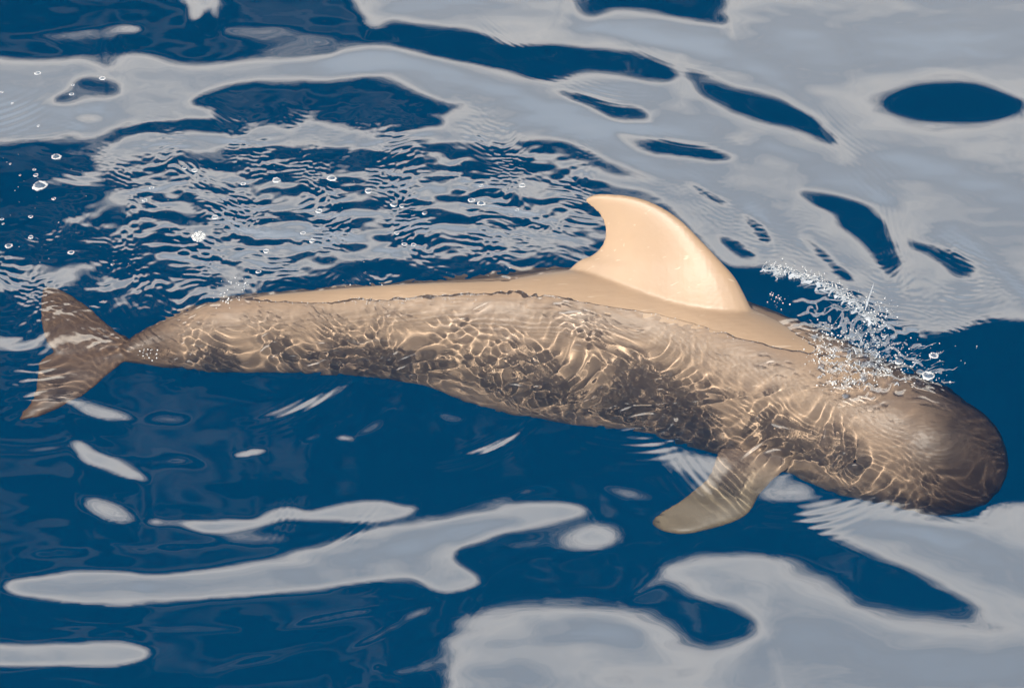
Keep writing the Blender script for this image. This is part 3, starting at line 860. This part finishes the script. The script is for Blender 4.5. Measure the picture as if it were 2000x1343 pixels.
def build_splash():
    items = []
    crest = [(1505, 522), (1550, 532), (1600, 548), (1645, 572), (1685, 600), (1715, 632)]
    for px, py in along(crest, 520, (9, 6)):
        r = random.choice([.0012, .0016, .002, .003]); items.append((surf(px, py, random.uniform(0, .012)), r, .8))
    for c, n, sp in [((1600, 690), 60, (20, 16)), ((1640, 700), 110, (26, 22)), ((1700, 665), 120, (26, 20)), ((1690, 720), 110, (36, 12)), ((1660, 738), 70, (30, 8)), ((1740, 700), 70, (26, 22)),
                     ((1610, 660), 60, (14, 14)), ((1720, 620), 90, (18, 20)), ((1800, 735), 50, (30, 9)), ((1790, 690), 50, (44, 16)), ((1520, 585), 24, (12, 8)), ((1655, 655), 80, (28, 14)), ((1640, 750), 60, (16, 6))]:
        for _ in range(n):
            px, py = random.gauss(c[0], sp[0]), random.gauss(c[1], sp[1])
            r = random.choice([.0010, .0014, .0018, .0024, .0034]); items.append((surf(px, py, random.uniform(-.001, .006)), r, .75))
    o = blobs('splash_foam_glints', items, foam_mat); tag(o, kind='stuff')  # white droplets: splash foam, also standing in for sun glints on the churn
    # thrown strands
    V, F = [], []

    def strand(pts_, r0):
        P = smooth_curve(pts_, 9); n = len(P); base = len(V)
        for i, p in enumerate(P):
            t = P[min(i + 1, n - 1)] - P[max(i - 1, 0)]; t /= np.linalg.norm(t) + 1e-9
            a = np.cross(t, [0, 0, 1.0]); a /= np.linalg.norm(a) + 1e-9; b = np.cross(t, a)
            r = r0 * (math.sin(math.pi * (0.12 + 0.83 * i / (n - 1))) ** 0.8 + 0.06) * random.uniform(.7, 1.3)
            for k in range(6):
                w = k * math.pi / 3
                V.append(tuple(p + r * (math.cos(w) * a + math.sin(w) * b * .6)))
        for i in range(n - 1):
            for k in range(6):
                F.append((base + i * 6 + k, base + i * 6 + (k + 1) % 6, base + (i + 1) * 6 + (k + 1) % 6, base + (i + 1) * 6 + k))
    C = smooth_curve(crest, 80)
    for k in range(70):
        q = C[random.randrange(80)]
        L_ = random.uniform(8, 34) * (1.5 if random.random() < .2 else .8)
        a = math.radians(random.gauss(150, 16))
        pts_ = [surf(q[0] + random.gauss(0, 5) + L_ * u * math.cos(a), q[1] + random.gauss(0, 4) + L_ * u * math.sin(a) * .75 + 4 * math.sin(5 * u), .003 + .008 * math.sin(math.pi * u)) for u in (0, .3, .6, 1)]
        strand(pts_, random.choice([.0010, .0016, .0025]))
    for k in range(60):
        px, py = random.gauss(1680, 45), random.gauss(698, 26)
        L_ = random.uniform(6, 20); a = math.radians(random.gauss(165, 35))
        strand([surf(px + L_ * u * math.cos(a), py + L_ * u * math.sin(a) * .7 + 3 * math.sin(6 * u + k), .002 + .005 * math.sin(math.pi * u)) for u in (0, .3, .6, 1)], random.choice([.0012, .002, .003]))
    for k in range(12):
        px, py = random.uniform(1760, 1860), random.uniform(680, 735)
        L_ = random.uniform(14, 40)
        strand([surf(px + L_ * u, py - L_ * u * .3 + 2 * math.sin(6 * u + k), .001) for u in (0, .3, .6, 1)], .0012)
    # torn sheet of water along the crest
    sv, sf = [], []
    m = 7
    for i, q in enumerate(C):
        for j in range(m):
            u = j / (m - 1)
            lean = 16 * u + 5 * math.sin(i * .7) * u
            hgt = .022 * math.sin(math.pi * min(u, .85)) * (0.6 + .4 * math.sin(i * .45)) + random.uniform(-.0025, .0025)
            sv.append(tuple(surf(q[0] - lean * 1.3 + random.gauss(0, 1.2), q[1] + lean * .55 + random.gauss(0, 1.2), hgt)))
    for i in range(len(C) - 1):
        for j in range(m - 1):
            if random.random() < .80 - .5 * (j / m): sf.append((i * m + j, i * m + j + 1, (i + 1) * m + j + 1, (i + 1) * m + j))
    sm = bpy.data.meshes.new('torn_sheet'); sm.from_pydata(sv, [], sf); sm.polygons.foreach_set('use_smooth', np.ones(len(sf), bool))
    o = link('torn_sheet', sm, strand_mat); tag(o, kind='stuff')
    md = o.modifiers.new('thickness', 'SOLIDIFY'); md.thickness = .0015
    md2 = o.modifiers.new('soften', 'SUBSURF'); md2.levels = 1; md2.render_levels = 2
    # the small jet standing up at the end of the crest
    strand([surf(1690, 605, .0), surf(1694, 596, .02), surf(1699, 584, .035), surf(1704, 572, .05)], .004)
    me = bpy.data.meshes.new('thrown_water'); me.from_pydata(V, [], F)
    me.polygons.foreach_set('use_smooth', np.ones(len(F), bool))
    o = link('thrown_water', me, strand_mat); tag(o, kind='stuff')
    # white beads added along the back's waterline for sparkle, covering its dark seam
    wl = []
    for px in range(395, 1530, 3):
        last = None
        for py in range(520, 720, 2):
            d = ray(px, py); h, n_, i_, t_ = BODY_BVH.ray_cast(Vector(CAM), Vector(d))
            if h is None: continue
            above = h.z > water_height(h.x, h.y)
            if last is True and not above:
                wl.append((px, py)); break
            last = above
    items = []
    for (px, py) in wl:
        dense = 7 if 690 < px < 930 else (5 if px < 500 else 1)
        for _ in range(dense):
            if random.random() < .55:
                items.append((surf(px + random.gauss(0, 2), py + random.gauss(0, 5 if dense > 1 else 2), .001), random.choice([.0009, .0013, .0019]), .6))
    if items:
        o = blobs('waterline_beads', items, foam_mat); tag(o, kind='stuff')
    # clear lumps of churned water
    items = []
    for _ in range(46):
        items.append((surf(random.gauss(1690, 42), random.gauss(700, 26), -.002), random.choice([.005, .007, .010, .015]), .6))
    o = blobs('churned_water', items, film_mat); o.data.polygons.foreach_set('use_smooth', np.ones(len(o.data.polygons), bool)); tag(o, kind='stuff')
    # tiny droplets along the back and in the broken water
    items = []
    for c, n, sp in [((445, 585), 34, (14, 6)), ((290, 692), 22, (14, 7)), ((470, 553), 34, (16, 9)), ((760, 560), 14, (40, 3)), ((1010, 524), 5, (14, 2))]:
        for _ in range(n):
            items.append((surf(random.gauss(c[0], sp[0]), random.gauss(c[1], sp[1]), .002), random.choice([.0012, .002, .003]), .8))
    for _ in range(170):
        px, py = random.uniform(0, 1150), random.uniform(300, 560)
        items.append((surf(px, py, .0), random.choice([.0010, .0014, .002]), .7))
    o = blobs('foam_specks', items, foam_mat); tag(o, kind='stuff')


build_splash()


def bubble_meshes():
    # film: a low dome; rim: the raised ring of water round it
    n, m = 28, 9
    V = [(0, 0, .62)] ; F = []
    for i in range(1, m):
        a = i / (m - 1) * math.pi / 2
        for k in range(n):
            w = 2 * math.pi * k / n; V.append((math.sin(a) * math.cos(w), math.sin(a) * math.sin(w), .62 * math.cos(a)))
    for k in range(n): F.append((0, 1 + k, 1 + (k + 1) % n))
    for i in range(m - 2):
        for k in range(n):
            b = 1 + i * n; F.append((b + k, b + n + k, b + n + (k + 1) % n, b + (k + 1) % n))
    film = bpy.data.meshes.new('film'); film.from_pydata(V, [], F); film.materials.append(film_mat)
    V, F = [], []
    for k in range(n):
        w = 2 * math.pi * k / n
        rr = 1.0 + .07 * math.sin(3 * w) + .05 * math.sin(7 * w + 1)
        th = .20 * (1 + .45 * math.sin(2 * w + .5) + .25 * math.sin(9 * w))
        for j in range(8):
            a = 2 * math.pi * j / 8
            V.append(((rr + th * math.cos(a)) * math.cos(w), (rr + th * math.cos(a)) * math.sin(w), th * .7 * math.sin(a)))
    for k in range(n):
        for j in range(8):
            F.append((k * 8 + j, ((k + 1) % n) * 8 + j, ((k + 1) % n) * 8 + (j + 1) % 8, k * 8 + (j + 1) % 8))
    rim = bpy.data.meshes.new('rim'); rim.from_pydata(V, [], F); rim.materials.append(foam_mat)
    for me in (film, rim): me.polygons.foreach_set('use_smooth', np.ones(len(me.polygons), bool))
    return film, rim


def build_bubbles():
    film, rim = bubble_meshes()
    left = 'bubbles drifting on the left of the picture'
    broken = 'bubbles on the broken water behind the fin'
    head = 'bubbles in front of the splash'
    data = [(78, 362, 17, 'largest bubble, a broad white ring with a dark centre on blue water at far left', left),
            (110, 306, 11, 'ring shaped bubble just below the pale band at left, above the largest bubble', left),
            (67, 331, 4, 'upper one of two tiny bubbles directly above the largest bubble', left), (70, 342, 6, 'lower one of two tiny bubbles directly above the largest bubble', left), (39, 342, 3, 'tiny bubble left of the pair above the largest bubble', left), (20, 320, 3, 'tiny bubble nearest the left edge just under the pale band', left), (105, 388, 5, 'tiny bubble just below and right of the largest bubble', left), (60, 423, 5, 'upper one of two tiny bubbles in a column below the largest bubble', left), (60, 463, 6, 'lower one of two tiny bubbles in a column below the largest bubble', left), (17, 480, 8, 'medium white bubble near the left edge beneath the small ones', left),
            (139, 493, 7, 'lone white bubble on dark water above the raised tail fluke', left), (220, 516, 4, 'tiny bubble on dark water to the right of the lone white bubble', left), (4, 428, 4, 'upper one of two specks of bubble touching the left picture edge', left), (6, 437, 3, 'lower one of two specks of bubble touching the left picture edge', left),
            (74, 143, 8, 'dark centred bubble on the pale cloud reflection near the top left corner', left), (200, 153, 8, 'bubble on the edge of the dark blue patch inside the pale band', left), (140, 184, 6, 'lower small bubble left of the dark blue patch inside the pale band', left), (24, 202, 4, 'small bubble on the pale band near the left edge, in fine ripples', left), (75, 246, 4, 'small bubble at the lower edge of the pale band at far left', left), (142, 166, 4, 'upper small bubble left of the dark blue patch inside the pale band', left), (4, 180, 4, 'small bubble on the pale band cut by the left picture edge', left),
            (540, 352, 10, 'white bubble beside a ring bubble at the top of the broken water', broken), (648, 348, 11, 'open ring bubble with a short tail at the top of the broken water', broken),
            (720, 373, 9, 'small bubble right of the open ring bubble at the top of the broken water', broken), (623, 412, 8, 'small bubble just below and left of the open ring bubble', broken), (475, 359, 6, 'small bubble left of the white bubble at the top of the broken water', broken), (296, 367, 6, 'upper one of two small bubbles at the left end of the broken water', broken), (283, 391, 6, 'lower one of two small bubbles at the left end of the broken water', broken), (420, 424, 8, 'bubble just above and right of the round raft of froth', broken), (380, 333, 7, 'right one of two bubbles on the lower edge of the pale band', broken), (360, 328, 6, 'left one of two bubbles on the lower edge of the pale band', broken), (785, 402, 6, 'right one of a tight pair of bubbles in the middle of the broken water', broken), (770, 399, 9, 'left one of a tight pair of bubbles in the middle of the broken water', broken), (830, 416, 6, 'small bubble a little right of the tight pair in the middle of the broken water', broken),
            (921, 391, 8, 'left one of two bubbles side by side behind the fin tip', broken), (940, 397, 9, 'right one of two bubbles side by side behind the fin tip', broken), (940, 363, 6, 'single bubble above the two bubbles side by side behind the fin tip', broken), (1020, 362, 8, 'bubble in the broken water nearest to the tip of the dorsal fin', broken), (1010, 410, 5, 'tiny bubble level with the middle of the dorsal fin', broken), (775, 455, 6, 'small bubble just above two touching bubbles low in the broken water', broken), (790, 477, 6, 'left one of two touching bubbles low in the broken water', broken), (808, 478, 6, 'right one of two touching bubbles low in the broken water', broken), (592, 455, 6, 'upper left one of two bubbles above the middle of the back ridge', broken), (610, 470, 7, 'lower right one of two bubbles above the middle of the back ridge', broken), (520, 490, 7, 'bubble on rippled water above the start of the dry back ridge', broken), (505, 530, 6, 'lowest bubble of the broken water, right above the dry back ridge', broken),
            (1824, 694, 9, 'ring bubble floating on dark water right of the splash', head), (1813, 733, 13, 'large clear bubble pressed against the top of the melon', head), (1797, 726, 8, 'smaller bubble touching the large clear bubble on the melon', head),
            (1756, 705, 9, 'clear bubble at the right end of the white splash', head), (1640, 578, 4, 'tiny bubble under the crest of the splash', head), (1725, 655, 5, 'little bubble at the corner of the splash below the jet', head)]
    cnt = 0
    for px, py, r, lab, grp in data:
        p = surf(px, py)
        e = bpy.data.objects.new('air_bubble', None); COL.objects.link(e)
        e.location = p; e.scale = (r * .0022 * .8,) * 3; e.rotation_euler = (0, 0, random.uniform(0, 6.28))
        tag(e, lab, 'bubble', grp)
        for nm, me in (('film', film), ('rim', rim)):
            c = bpy.data.objects.new(nm, me); COL.objects.link(c); c.parent = e
    # the dotted raft of froth
    items = []
    for _ in range(150):
        a, q = random.uniform(0, 6.28), math.sqrt(random.random())
        items.append((surf(388 + 14 * q * math.cos(a), 462 + 10 * q * math.sin(a), .001), random.choice([.0022, .003, .004]), .8))
    o = blobs('foam_patch', items, foam_mat)
    tag(o, 'round raft of white froth dotted with small bubbles on the ripples above the tail stock', 'foam')


build_bubbles()

# bring everything to real size
for o in list(bpy.data.objects):
    if o.parent is None and o.type in ('MESH', 'EMPTY'):
        o.location = o.location * SIZE
        o.scale = o.scale * SIZE
